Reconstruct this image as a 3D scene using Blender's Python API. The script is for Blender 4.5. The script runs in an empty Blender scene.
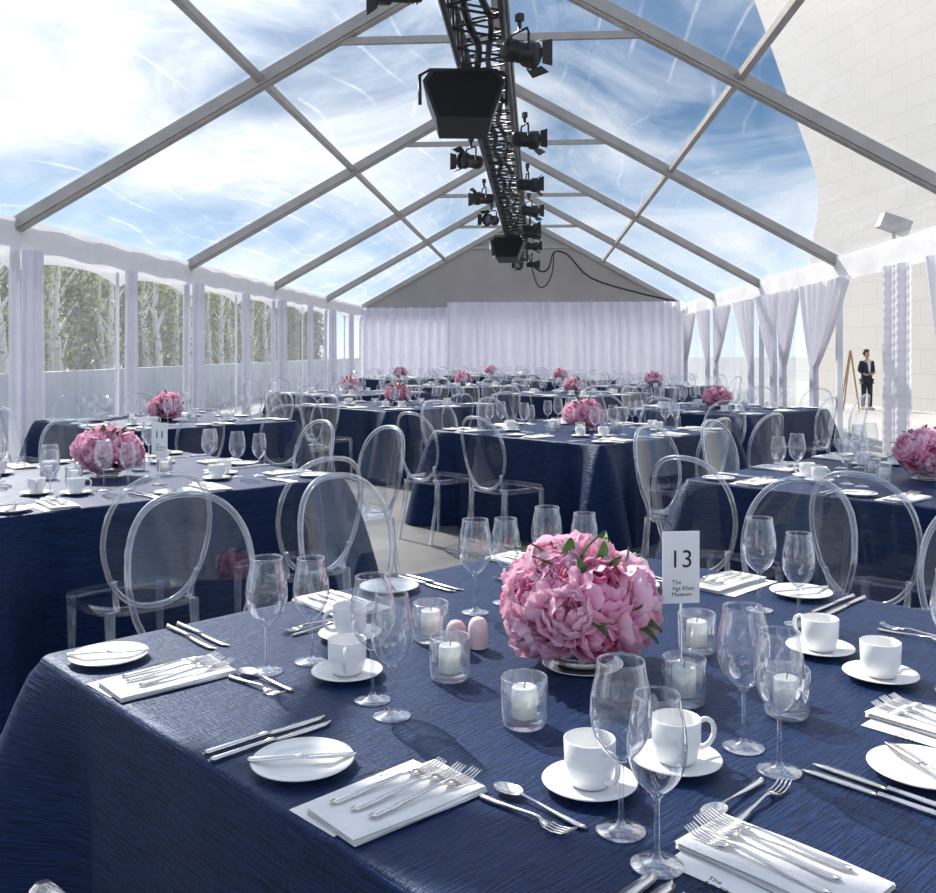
import bpy, math, random
from math import sin, cos, pi, radians, atan2, sqrt
from mathutils import Vector, Matrix, noise
random.seed(11)
sc = bpy.context.scene
col = sc.collection
PSI = radians(4.15)
def W(X, d):
    return (X*cos(PSI)-d*sin(PSI), X*sin(PSI)+d*cos(PSI))

# ------------------------------------------------------------ node helpers
def newmat(name):
    m = bpy.data.materials.new(name); m.use_nodes = True
    nt = m.node_tree; nt.nodes.clear()
    out = nt.nodes.new('ShaderNodeOutputMaterial')
    return m, nt, out
def nd(nt, t, **kw):
    n = nt.nodes.new(t)
    for k, v in kw.items():
        if k in n.inputs: n.inputs[k].default_value = v
        else: setattr(n, k, v)
    return n
def ramp(nt, src, stops):
    r = nt.nodes.new('ShaderNodeValToRGB')
    e = r.color_ramp.elements
    while len(e) < len(stops): e.new(0.5)
    for i, (p, c) in enumerate(stops):
        e[i].position = p
        e[i].color = (c, c, c, 1) if isinstance(c, (int, float)) else (*c, 1)
    nt.links.new(src, r.inputs[0]); return r
def coords(nt, scale=(1, 1, 1), kind='Object', rot=(0, 0, 0)):
    tc = nt.nodes.new('ShaderNodeTexCoord'); mp = nt.nodes.new('ShaderNodeMapping')
    mp.inputs['Scale'].default_value = scale; mp.inputs['Rotation'].default_value = rot
    nt.links.new(tc.outputs[kind], mp.inputs[0]); return mp.outputs[0]
def simple(name, c, rough=.5, metal=0, bump=0, bscale=50, var=0, vscale=5, spec=.5, trans=0):
    m, nt, out = newmat(name)
    b = nd(nt, 'ShaderNodeBsdfPrincipled', Roughness=rough, Metallic=metal)
    b.inputs['Base Color'].default_value = (*c, 1)
    b.inputs['Specular IOR Level'].default_value = spec
    co = coords(nt)
    n = nd(nt, 'ShaderNodeTexNoise', Scale=vscale, Detail=4.0); nt.links.new(co, n.inputs[0])
    lo = tuple(max(0, x*(1-var)) for x in c); hi = tuple(min(1, x*(1+var)) for x in c)
    r = ramp(nt, n.outputs[0], [(.3, lo), (.7, hi)])
    nt.links.new(r.outputs[0], b.inputs['Base Color'])
    if bump:
        n2 = nd(nt, 'ShaderNodeTexNoise', Scale=bscale, Detail=3.0); nt.links.new(co, n2.inputs[0])
        bp = nd(nt, 'ShaderNodeBump', Strength=bump, Distance=.01); nt.links.new(n2.outputs[0], bp.inputs['Height'])
        nt.links.new(bp.outputs[0], b.inputs['Normal'])
    if trans:
        tr = nd(nt, 'ShaderNodeBsdfTranslucent'); nt.links.new(r.outputs[0], tr.inputs[0])
        mx = nd(nt, 'ShaderNodeMixShader'); mx.inputs[0].default_value = trans
        nt.links.new(b.outputs[0], mx.inputs[1]); nt.links.new(tr.outputs[0], mx.inputs[2])
        nt.links.new(mx.outputs[0], out.inputs[0])
    else:
        nt.links.new(b.outputs[0], out.inputs[0])
    return m
def clearmat(name, tint=(.96, .97, .98), base=.05, edge=.75, power=2.5, haze=0.0, rough=.02, bump=0, bscale=(3, 3, 3), glint_streak=0):
    m, nt, out = newmat(name)
    tr = nd(nt, 'ShaderNodeBsdfTransparent'); tr.inputs[0].default_value = (*tint, 1)
    gl = nd(nt, 'ShaderNodeBsdfGlossy', Roughness=rough); gl.inputs[0].default_value = (.95, .96, 1, 1)
    lw = nd(nt, 'ShaderNodeLayerWeight', Blend=.5)
    pw = nd(nt, 'ShaderNodeMath', operation='POWER'); nt.links.new(lw.outputs['Facing'], pw.inputs[0]); pw.inputs[1].default_value = power
    ma = nd(nt, 'ShaderNodeMath', operation='MULTIPLY_ADD', use_clamp=True); nt.links.new(pw.outputs[0], ma.inputs[0])
    ma.inputs[1].default_value = edge; ma.inputs[2].default_value = base
    mx = nd(nt, 'ShaderNodeMixShader')
    nt.links.new(ma.outputs[0], mx.inputs[0]); nt.links.new(tr.outputs[0], mx.inputs[1]); nt.links.new(gl.outputs[0], mx.inputs[2])
    last = mx
    if bump:
        co = coords(nt, bscale)
        n = nd(nt, 'ShaderNodeTexNoise', Scale=1.0, Detail=3.0, Distortion=.6); nt.links.new(co, n.inputs[0])
        bp = nd(nt, 'ShaderNodeBump', Strength=bump, Distance=.05); nt.links.new(n.outputs[0], bp.inputs['Height'])
        nt.links.new(bp.outputs[0], gl.inputs['Normal']); nt.links.new(bp.outputs[0], lw.inputs['Normal'])
    if haze or glint_streak:
        df = nd(nt, 'ShaderNodeBsdfDiffuse'); df.inputs[0].default_value = (.95, .96, .98, 1)
        tl = nd(nt, 'ShaderNodeBsdfTranslucent'); tl.inputs[0].default_value = (.95, .96, .98, 1)
        m2 = nd(nt, 'ShaderNodeMixShader'); m2.inputs[0].default_value = .6
        nt.links.new(df.outputs[0], m2.inputs[1]); nt.links.new(tl.outputs[0], m2.inputs[2])
        m3 = nd(nt, 'ShaderNodeMixShader'); m3.inputs[0].default_value = haze
        nt.links.new(mx.outputs[0], m3.inputs[1]); nt.links.new(m2.outputs[0], m3.inputs[2]); last = m3
        if glint_streak:
            co = coords(nt, (.5, .16, .5))
            wv = nd(nt, 'ShaderNodeTexWave', Scale=1.5, Distortion=14.0, Detail=2.0); wv.inputs['Detail Scale'].default_value = .6
            nt.links.new(co, wv.inputs[0])
            r1 = ramp(nt, wv.outputs[1], [(.0, 0.), (.97, 0.), (.998, 1.)])  # thin white streaks painted in to imitate reflections off roof wrinkles
            co2 = coords(nt, (.35, .25, .35))
            n2 = nd(nt, 'ShaderNodeTexNoise', Scale=2.0, Detail=5.0, Distortion=1.0); nt.links.new(co2, n2.inputs[0])
            r2 = ramp(nt, n2.outputs[0], [(.46, 0.), (.78, .22)])
            r3 = ramp(nt, n2.outputs[0], [(.40, .0), (.62, 1.)])
            q = nd(nt, 'ShaderNodeMath', operation='MULTIPLY'); nt.links.new(r1.outputs[0], q.inputs[0]); nt.links.new(r3.outputs[0], q.inputs[1])
            a = nd(nt, 'ShaderNodeMath', operation='MULTIPLY_ADD', use_clamp=True)
            nt.links.new(q.outputs[0], a.inputs[0]); a.inputs[1].default_value = glint_streak
            b = nd(nt, 'ShaderNodeMath', operation='ADD'); nt.links.new(r2.outputs[0], b.inputs[0]); b.inputs[1].default_value = haze
            nt.links.new(b.outputs[0], a.inputs[2]); nt.links.new(a.outputs[0], m3.inputs[0])
    nt.links.new(last.outputs[0], out.inputs[0])
    return m

# ------------------------------------------------------------ materials
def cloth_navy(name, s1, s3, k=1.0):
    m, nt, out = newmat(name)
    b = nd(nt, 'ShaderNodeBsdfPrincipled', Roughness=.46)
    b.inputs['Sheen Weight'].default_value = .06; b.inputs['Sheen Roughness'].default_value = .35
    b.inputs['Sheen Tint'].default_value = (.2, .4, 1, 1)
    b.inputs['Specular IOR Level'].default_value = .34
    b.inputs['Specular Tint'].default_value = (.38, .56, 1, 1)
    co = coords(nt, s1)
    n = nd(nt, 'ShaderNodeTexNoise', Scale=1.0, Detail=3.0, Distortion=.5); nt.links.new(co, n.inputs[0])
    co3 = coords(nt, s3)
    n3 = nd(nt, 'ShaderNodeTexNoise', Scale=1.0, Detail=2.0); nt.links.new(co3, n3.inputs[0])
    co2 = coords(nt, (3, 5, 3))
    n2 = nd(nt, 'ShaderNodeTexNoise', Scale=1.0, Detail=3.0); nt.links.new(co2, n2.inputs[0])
    r = ramp(nt, n.outputs[0], [(.34, (.002*k, .006*k, .024*k)), (.66, (.009*k, .030*k, .105*k))])  # crease shade painted in: crinkle hollows darker, ridges lighter
    nt.links.new(r.outputs[0], b.inputs['Base Color'])
    a = nd(nt, 'ShaderNodeMath', operation='MULTIPLY_ADD'); nt.links.new(n2.outputs[0], a.inputs[0]); a.inputs[1].default_value = 1.8; nt.links.new(n.outputs[0], a.inputs[2])
    a2 = nd(nt, 'ShaderNodeMath', operation='MULTIPLY_ADD'); nt.links.new(n3.outputs[0], a2.inputs[0]); a2.inputs[1].default_value = .3; nt.links.new(a.outputs[0], a2.inputs[2])
    bp = nd(nt, 'ShaderNodeBump', Strength=.75, Distance=.0045); nt.links.new(a2.outputs[0], bp.inputs['Height'])
    nt.links.new(bp.outputs[0], b.inputs['Normal']); nt.links.new(b.outputs[0], out.inputs[0])
    return m
def peonymat():
    m, nt, out = newmat('peony_petal')
    at = nd(nt, 'ShaderNodeAttribute', attribute_name='tint')
    oi = nt.nodes.new('ShaderNodeObjectInfo')
    sh = nd(nt, 'ShaderNodeMath', operation='MULTIPLY_ADD'); nt.links.new(oi.outputs['Random'], sh.inputs[0]); sh.inputs[1].default_value = -.25; nt.links.new(at.outputs['Fac'], sh.inputs[2])
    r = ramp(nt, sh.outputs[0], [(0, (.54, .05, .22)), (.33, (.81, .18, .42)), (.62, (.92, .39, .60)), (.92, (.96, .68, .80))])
    b = nd(nt, 'ShaderNodeBsdfPrincipled', Roughness=.5); nt.links.new(r.outputs[0], b.inputs['Base Color'])
    tl = nd(nt, 'ShaderNodeBsdfTranslucent'); nt.links.new(r.outputs[0], tl.inputs[0])
    mx = nd(nt, 'ShaderNodeMixShader'); mx.inputs[0].default_value = .3
    nt.links.new(b.outputs[0], mx.inputs[1]); nt.links.new(tl.outputs[0], mx.inputs[2]); nt.links.new(mx.outputs[0], out.inputs[0])
    return m
NAVY = cloth_navy('navy_crinkle_cloth', (22, 230, 8), (200, 45, 20)); NAVYS = cloth_navy('navy_crinkle_cloth_hanging_shade', (14, 14, 230), (90, 90, 50), .8); PINK = peonymat()  # hanging sides use a darker copy, their shade put into the colour
GLASS = clearmat('wine_glass_clear', base=.085, edge=1.0, power=1.6, haze=.008, rough=.035)
ACR = clearmat('acrylic_panel', tint=(.965, .975, .99), base=.045, edge=.6, power=2, haze=.004, rough=.02)
ACRE = clearmat('acrylic_edge', tint=(.9, .93, .96), base=.16, edge=.8, power=1.5, haze=.03, rough=.05)
VINYL = clearmat('clear_vinyl_wall', tint=(.92, .95, .97), base=.05, edge=.4, power=3, haze=.1, rough=.08, bump=.6, bscale=(3, 6, .5))
ROOF = clearmat('clear_vinyl_roof', tint=(.98, .985, .99), base=.02, edge=.2, power=3, haze=.03, rough=.06, bump=.3, bscale=(.8, .5, .8), glint_streak=.28)
VOT = clearmat('votive_glass', tint=(.94, .96, .97), base=.1, edge=.8, power=1.6, haze=.03)
CHINA = simple('white_china', (.86, .86, .85), .15, var=.02)
SHAKEM = simple('pale_pink_ceramic', (.78, .55, .56), .25, var=.03)
SHAKEW = simple('pale_blush_ceramic', (.84, .72, .72), .25, var=.03)
LINEN = simple('white_linen', (.87, .86, .85), .8, bump=.25, bscale=160, var=.03, vscale=12)
PAPER = simple('white_paper', (.88, .88, .87), .7, var=.01)
INK = simple('black_ink', (.015, .015, .018), .6)
SILVER = simple('polished_steel', (.88, .86, .84), .2, metal=1, var=.05)
WAX = simple('candle_wax', (.9, .89, .85), .5, trans=.3)
LEAF = simple('leaf_green', (.06, .15, .03), .45, var=.4, vscale=20, trans=.2)
ALU = simple('tent_aluminium', (.46, .43, .40), .5, metal=.2, var=.1)
WHITEF = simple('white_tent_fabric', (.86, .86, .89), .8, bump=.2, bscale=6, var=.03, trans=.4)
DRAPE = simple('white_drape', (.85, .84, .90), .85, bump=.15, bscale=30, var=.03, vscale=3, trans=.40)
DRAPEB = simple('white_pleated_drape', (.86, .85, .93), .85, bump=.1, bscale=30, var=.02, vscale=3, trans=.36)
GABLE = simple('grey_gable_fabric', (.40, .37, .35), .85, bump=.3, bscale=3, var=.1, vscale=.8)
ENDW = simple('white_end_fabric', (.93, .93, .95), .85, var=.03, trans=.5)
BLACK = simple('black_metal', (.016, .016, .018), .42, var=.3)
BLACKM = simple('black_grille', (.014, .014, .015), .7, bump=.5, bscale=120, spec=.2)
LENS = simple('lamp_lens', (.12, .12, .14), .08, spec=1)
BARKW = simple('white_birch_bark', (.88, .86, .82), .8, bump=.4, bscale=15, var=.15, vscale=8, trans=.15)
TREEL = simple('tree_foliage', (.24, .28, .12), .8, var=.5, vscale=1.5, trans=.4)
HEDGE = simple('hedge_foliage', (.33, .33, .21), .85, var=.55, vscale=1.2, trans=.45)
BAND = simple('blue_grey_band', (.44, .48, .56), .8, var=.15, vscale=1.0)
SKIN = simple('skin', (.5, .3, .22), .5)
SUIT = simple('dark_suit', (.02, .025, .045), .8)
SHIRT = simple('pale_shirt', (.65, .72, .82), .8)
HAIR = simple('dark_hair', (.02, .015, .012), .6)
SHOE = simple('black_shoe', (.01, .01, .01), .3)
WOOD = simple('light_wood', (.45, .3, .17), .6, var=.25)
LIPS = simple('lips', (.35, .12, .1), .5)
def floormat():
    m, nt, out = newmat('asphalt_floor')
    b = nd(nt, 'ShaderNodeBsdfPrincipled', Roughness=.5)
    co = coords(nt)
    n = nd(nt, 'ShaderNodeTexNoise', Scale=1.2, Detail=8.0); nt.links.new(co, n.inputs[0])
    n2 = nd(nt, 'ShaderNodeTexNoise', Scale=90.0, Detail=2.0); nt.links.new(co, n2.inputs[0])
    mm = nd(nt, 'ShaderNodeMath', operation='MULTIPLY_ADD'); nt.links.new(n2.outputs[0], mm.inputs[0]); mm.inputs[1].default_value = .5; nt.links.new(n.outputs[0], mm.inputs[2])
    r = ramp(nt, mm.outputs[0], [(.5, (.055, .055, .057)), (1, (.18, .18, .185))])
    nt.links.new(r.outputs[0], b.inputs['Base Color'])
    bp = nd(nt, 'ShaderNodeBump', Strength=.3, Distance=.004); nt.links.new(n2.outputs[0], bp.inputs['Height']); nt.links.new(bp.outputs[0], b.inputs['Normal'])
    nt.links.new(b.outputs[0], out.inputs[0]); return m
def buildingmat():
    m, nt, out = newmat('white_stone_panels')
    b = nd(nt, 'ShaderNodeBsdfPrincipled', Roughness=.6)
    br = nd(nt, 'ShaderNodeTexBrick', Scale=.35); br.inputs['Color1'].default_value = (.54, .52, .49, 1); br.inputs['Color2'].default_value = (.52, .505, .48, 1)
    br.inputs['Mortar'].default_value = (.45, .435, .42, 1); br.inputs['Mortar Size'].default_value = .005
    tc = nt.nodes.new('ShaderNodeTexCoord'); sp = nt.nodes.new('ShaderNodeSeparateXYZ'); cb = nt.nodes.new('ShaderNodeCombineXYZ')
    nt.links.new(tc.outputs['Object'], sp.inputs[0]); nt.links.new(sp.outputs[1], cb.inputs[0]); nt.links.new(sp.outputs[2], cb.inputs[1])
    nt.links.new(cb.outputs[0], br.inputs[0]); nt.links.new(br.outputs[0], b.inputs['Base Color'])
    nt.links.new(b.outputs[0], out.inputs[0]); return m
FLOOR = floormat(); BUILD = buildingmat()
GROUND = simple('pale_paving', (.40, .40, .39), .8, var=.15, vscale=.3)

# ------------------------------------------------------------ mesh builder
class M:
    def __init__(s): s.v = []; s.f = []; s.m = []; s.sm = []; s.a = []; s.mats = []
    def add(s, v, f, mat, smooth=True, attr=None):
        o = len(s.v); s.v += [tuple(p) for p in v]
        s.a += (attr if attr else [0.0]*len(v))
        if mat not in s.mats: s.mats.append(mat)
        k = s.mats.index(mat)
        for q in f: s.f.append([i+o for i in q]); s.m.append(k); s.sm.append(smooth)
        return s
    def join(s, o, mtx=None):
        off = len(s.v)
        s.v += [tuple(mtx @ Vector(p)) for p in o.v] if mtx else list(o.v)
        s.a += o.a
        for q, k, sm in zip(o.f, o.m, o.sm):
            mt = o.mats[k]
            if mt not in s.mats: s.mats.append(mt)
            s.f.append([i+off for i in q]); s.m.append(s.mats.index(mt)); s.sm.append(sm)
        return s
    def box(s, c, sz, mat, rot=None):
        hx, hy, hz = sz[0]/2, sz[1]/2, sz[2]/2
        vs = [Vector((x, y, z)) for x in (-hx, hx) for y in (-hy, hy) for z in (-hz, hz)]
        if rot: vs = [rot @ v for v in vs]
        vs = [v+Vector(c) for v in vs]
        return s.add(vs, [(0, 1, 3, 2), (4, 6, 7, 5), (0, 4, 5, 1), (2, 3, 7, 6), (0, 2, 6, 4), (1, 5, 7, 3)], mat, False)
    def lathe(s, prof, mat, n=24, c=(0, 0, 0), mtx=None):
        vs = []; fs = []
        for r, z in prof:
            for i in range(n):
                a = 2*pi*i/n; p = Vector((r*cos(a), r*sin(a), z))
                if mtx: p = mtx @ p
                vs.append(p+Vector(c))
        for j in range(len(prof)-1):
            for i in range(n):
                k = (i+1) % n; fs.append((j*n+i, j*n+k, (j+1)*n+k, (j+1)*n+i))
        return s.add(vs, fs, mat)
    def tube(s, pts, r, mat, n=8, closed=False, cap=True, radii=None):
        pts = [Vector(p) for p in pts]; N = len(pts); vs = []; fs = []
        up0 = Vector((0, 0, 1))
        for i, p in enumerate(pts):
            if closed: t = pts[(i+1) % N]-pts[i-1]
            else: t = pts[min(i+1, N-1)]-pts[max(i-1, 0)]
            t.normalize()
            u = up0 if abs(t.z) < .95 else Vector((0, 1, 0))
            x = t.cross(u).normalized(); y = x.cross(t).normalized()
            rr = radii[i] if radii else r
            for k in range(n):
                a = 2*pi*k/n+pi/n; vs.append(p+x*cos(a)*rr+y*sin(a)*rr)
        for i in range(N if closed else N-1):
            j = (i+1) % N
            for k in range(n):
                l = (k+1) % n; fs.append((i*n+k, j*n+k, j*n+l, i*n+l))
        if cap and not closed:
            fs.append(list(range(n))[::-1]); fs.append([(N-1)*n+k for k in range(n)])
        return s.add(vs, fs, mat, n > 4)
    def grid(s, fn, nu, nv, mat, smooth=True, attr=None):
        vs = []; at = []
        for i in range(nu+1):
            for j in range(nv+1):
                vs.append(fn(i/nu, j/nv))
                if attr: at.append(attr(i/nu, j/nv))
        fs = [(i*(nv+1)+j, (i+1)*(nv+1)+j, (i+1)*(nv+1)+j+1, i*(nv+1)+j+1) for i in range(nu) for j in range(nv)]
        return s.add(vs, fs, mat, smooth, at if attr else None)
    def mesh(s, name):
        me = bpy.data.meshes.new(name); me.from_pydata(s.v, [], s.f)
        for m in s.mats: me.materials.append(m)
        me.polygons.foreach_set('material_index', s.m); me.polygons.foreach_set('use_smooth', s.sm)
        if any(s.a):
            at = me.attributes.new('tint', 'FLOAT', 'POINT'); at.data.foreach_set('value', s.a)
        me.update(); return me
def spline(pts, k=5):
    out = []; P = [pts[0]]+list(pts)+[pts[-1]]
    for i in range(1, len(P)-2):
        for j in range(k):
            t = j/k; a, b, c, d = P[i-1], P[i], P[i+1], P[i+2]
            out.append(tuple(.5*((2*b[q])+(-a[q]+c[q])*t+(2*a[q]-5*b[q]+4*c[q]-d[q])*t*t+(-a[q]+3*b[q]-3*c[q]+d[q])*t**3) for q in range(len(b))))
    out.append(pts[-1]); return out

def obj(name, data, loc=(0, 0, 0), rot=(0, 0, 0), parent=None, label=None, category=None, group=None, kind=None, scale=None):
    if isinstance(data, M): data = data.mesh(name)
    o = bpy.data.objects.new(name, data); col.objects.link(o)
    o.location = loc; o.rotation_euler = rot
    if scale: o.scale = scale
    if parent: o.parent = parent
    if label: o['label'] = label
    if category: o['category'] = category
    if group: o['group'] = group
    if kind: o['kind'] = kind
    return o
class Proto:
    def __init__(s, name, parts, label, category, group=None, labels=None):
        s.name = name; s.parts = []; s.label = label; s.category = category; s.group = group
        J = M()
        for pn, b in parts:
            s.parts.append((pn, b.mesh(pn))); J.join(b)
        s.joined = J.mesh(name); s.labels = labels or {}
    def put(s, loc, rz=0, parts=True, label=None, group=None, rot=None, scale=None):
        r = rot if rot else (0, 0, rz)
        kw = dict(label=label or s.label, category=s.category, group=group or s.group)
        if not parts or len(s.parts) == 1:
            return obj(s.name, s.joined, loc, r, scale=scale, **kw)
        e = obj(s.name, None, loc, r, scale=scale, **kw); e.empty_display_size = .05
        for pn, me in s.parts:
            obj(pn, me, parent=e, label=s.labels.get(pn))
        return e

# ------------------------------------------------------------ prototypes
def wine(h, R, label):
    foot = M().lathe([(0, .0005), (.033, .0005), (.0345, .0015), (.033, .0028), (.02, .005), (.008, .009), (.004, .016)], GLASS, 32)
    stem = M().lathe([(.004, .016), (.0036, .03), (.0036, h*.36), (.005, h*.395), (.008, h*.41)], GLASS, 12)
    b0 = h*.41
    bp = spline([(.0, b0-.002), (R*.35, b0+.006), (R*.72, b0+.10*h), (R*.95, b0+.2*h), (R, b0+.29*h), (R*.95, b0+.4*h), (R*.84, b0+.5*h), (R*.77, h)], 4)
    bp += [(R*.755, h+.0007), (R*.74, h), (R*.745, h-.004)]
    bowl = M().lathe(bp, GLASS, 36)
    return Proto('wine_glass', [('bowl', bowl), ('stem', stem), ('foot', foot)], label, 'wine glass')
WG = [wine(.232, .0425, 'tall clear stemmed wine glass on navy cloth'), wine(.218, .038, 'slimmer clear stemmed wine glass on navy cloth')]

def cup():
    b = M().lathe([(0, .004), (.024, .004), (.026, .0), (.029, .003), (.034, .012), (.038, .03), (.039, .068), (.0375, .069), (.036, .066), (.035, .03), (.028, .01), (0, .008)], CHINA, 32)
    pts = spline([(.037, 0, .058), (.05, 0, .062), (.062, 0, .055), (.065, 0, .04), (.058, 0, .025), (.045, 0, .018), (.035, 0, .017)], 3)
    h = M().tube(pts, .0042, CHINA, 8)
    return Proto('coffee_cup', [('cup_body', b), ('handle', h)], 'white china coffee cup standing on its saucer', 'cup')
CUP = cup()
SAUCER = Proto('saucer', [('saucer', M().lathe([(0, .0), (.035, .0), (.045, .004), (.070, .012), (.072, .013), (.070, .0148), (.045, .008), (.03, .006), (0, .006)], CHINA, 40))], 'white china saucer under a coffee cup', 'saucer')
PLATE = Proto('bread_plate', [('plate', M().lathe([(0, .0), (.045, .0), (.05, .003), (.078, .011), (.081, .013), (.079, .0145), (.055, .007), (.048, .005), (0, .005)], CHINA, 44))], 'small round white china bread plate', 'plate')

def strip(m, ys, ws, zs, xs=None, th=.0018, mat=SILVER):
    vs = []; n = len(ys)
    for i in range(n):
        x = xs[i] if xs else 0
        w = ws[i]
        vs += [(x-w, ys[i], zs[i]), (x, ys[i], zs[i]+th*1.3), (x+w, ys[i], zs[i]), (x, ys[i], zs[i]-th*.4)]
    fs = []
    for i in range(n-1):
        for k in range(4):
            l = (k+1) % 4; fs.append((i*4+k, i*4+l, i*4+4+l, i*4+4+k))
    fs.append((0, 1, 2, 3)); fs.append((n*4-1, n*4-2, n*4-3, n*4-4))
    m.add(vs, fs, mat); return m
def fork(L=.2):
    hnd = M(); k = L/.2
    strip(hnd, [-.1*k, -.09*k, -.06*k, -.02*k, .02*k, .035*k], [.004, .009, .0075, .004, .003, .004], [.003, .0025, .003, .005, .008, .007], th=.0028)
    hd = M()
    strip(hd, [.035*k, .042*k, .052*k], [.004, .009, .0115], [.007, .005, .003])
    for x in (-.0095, -.0032, .0032, .0095):
        strip(hd, [.05*k, .065*k, .085*k, .1*k], [.0022, .0019, .0018, .001], [.003, .0015, .004, .010], [x, x, x, x*.95])
    return Proto('fork', [('handle', hnd), ('tines', hd)], 'polished steel fork', 'fork')
def knife(L=.235):
    h = M(); k = L/.235
    strip(h, [-.117*k, -.11*k, -.07*k, -.02*k, 0], [.005, .009, .0085, .006, .006], [.003]*5, th=.004)
    b = M(); strip(b, [0, .01, .06*k, .1*k, .113*k, .1175*k], [.006, .0085, .0105, .0095, .005, .001], [.003]*6, [0, .001, .002, .002, 0, -.003], th=.0012)
    return Proto('table_knife', [('handle', h), ('blade', b)], 'polished steel table knife', 'knife')
def spoon(L=.17):
    h = M(); k = L/.17
    strip(h, [-.085*k, -.077*k, -.05*k, 0, .035*k], [.004, .008, .0065, .003, .003], [.003, .0025, .003, .006, .008], th=.0025)
    b = M()
    def f(u, v):
        a = v*2*pi; r = u
        return (r*.0165*cos(a), .06*k+r*.026*sin(a), .0035+.005*r*r*(1))
    b.grid(f, 4, 20, SILVER)
    return Proto('spoon', [('handle', h), ('spoon_bowl', b)], 'polished steel dessert spoon', 'spoon')
FORK = fork(.2); DFORK = fork(.17); KNIFE = knife(); BKNIFE = knife(.17); SPOON = spoon()
DFORK.label = 'short polished steel dessert fork'; BKNIFE.name = 'butter_knife'; BKNIFE.label = 'small steel butter knife resting on a bread plate'
def napkin():
    m = M()
    for k, (dx, w, z) in enumerate([(0, .060, 0), (.002, .0585, .0035), (-.001, .059, .007)]):
        def top(u, v, z=z, w=w, dx=dx):
            x = (u*2-1); y = (v*2-1)
            e = min(1-abs(x), 1-abs(y))
            zz = z+.0036*min(1, e*8)**.5+.0012*noise.noise(Vector((x*2, y*3, k)))*min(1, e*5)+(.001*(1-x))
            return (x*w+dx+.002*sin(y*3+k), y*.118, max(zz, z*.8)+.0003)
        m.grid(top, 16, 24, LINEN)
        m.grid(lambda u, v, z=z, w=w, dx=dx: ((u*2-1)*w+dx, (v*2-1)*.118, max(0, z*.8)), 1, 1, LINEN)
    return Proto('napkin', [('napkin', m)], 'folded white linen napkin with forks laid on it', 'napkin')
NAP = napkin()
def textmesh(body, size, mat, align='CENTER'):
    c = bpy.data.curves.new('txt', 'FONT'); c.body = body; c.size = size; c.align_x = align; c.extrude = .0001
    o = bpy.data.objects.new('txt', c); col.objects.link(o)
    dg = bpy.context.evaluated_depsgraph_get(); me = bpy.data.meshes.new_from_object(o.evaluated_get(dg))
    bpy.data.objects.remove(o); me.materials.clear(); me.materials.append(mat); return me
MENU = M().box((0, 0, .0006), (.105, .235, .0008), PAPER).mesh('card')
T_LOGO = textmesh('The\nAga Khan\nMuseum', .012, INK, 'LEFT')

def votive():
    g = M().lathe([(0, .001), (.034, .001), (.038, .006), (.040, .02), (.041, .084), (.0395, .086), (.038, .084), (.036, .022), (.032, .016), (0, .014)], VOT, 32)
    return Proto('candle_holder', [('holder', g)], 'clear glass tumbler holding a white candle', 'candle holder')
VOTIVE = votive()
def candle():
    b = M().lathe([(0, 0), (.0215, 0), (.022, .002), (.022, .050), (.020, .052), (.017, .051), (0, .049)], WAX, 24)
    w = M().tube([(0, 0, .049), (.001, 0, .056), (.002, 0, .060)], .0011, INK, 6)
    return Proto('candle', [('wax', b), ('wick', w)], 'short white candle inside a glass holder', 'candle', labels={'wick': 'short black wick'})
CANDLE = candle()
def shaker(mat, lab):
    b = M().lathe(spline([(0, .001), (.019, .001), (.021, .006), (.0225, .03), (.0205, .052), (.014, .064), (.006, .068), (0, .0685)], 3), mat, 24)
    h = M()
    for i in range(5): h.lathe([(0, .0005), (.0011, .0004), (.0012, 0)], INK, 6, (.005*cos(i*1.256), .005*sin(i*1.256), .0682))
    return Proto('shaker', [('shaker_body', b), ('pouring_holes', h)], lab, 'salt shaker', 'salt and pepper shakers')
SHK = [shaker(SHAKEM, 'small rounded pink ceramic pepper shaker'), shaker(SHAKEW, 'small rounded blush-white ceramic salt shaker')]

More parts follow.
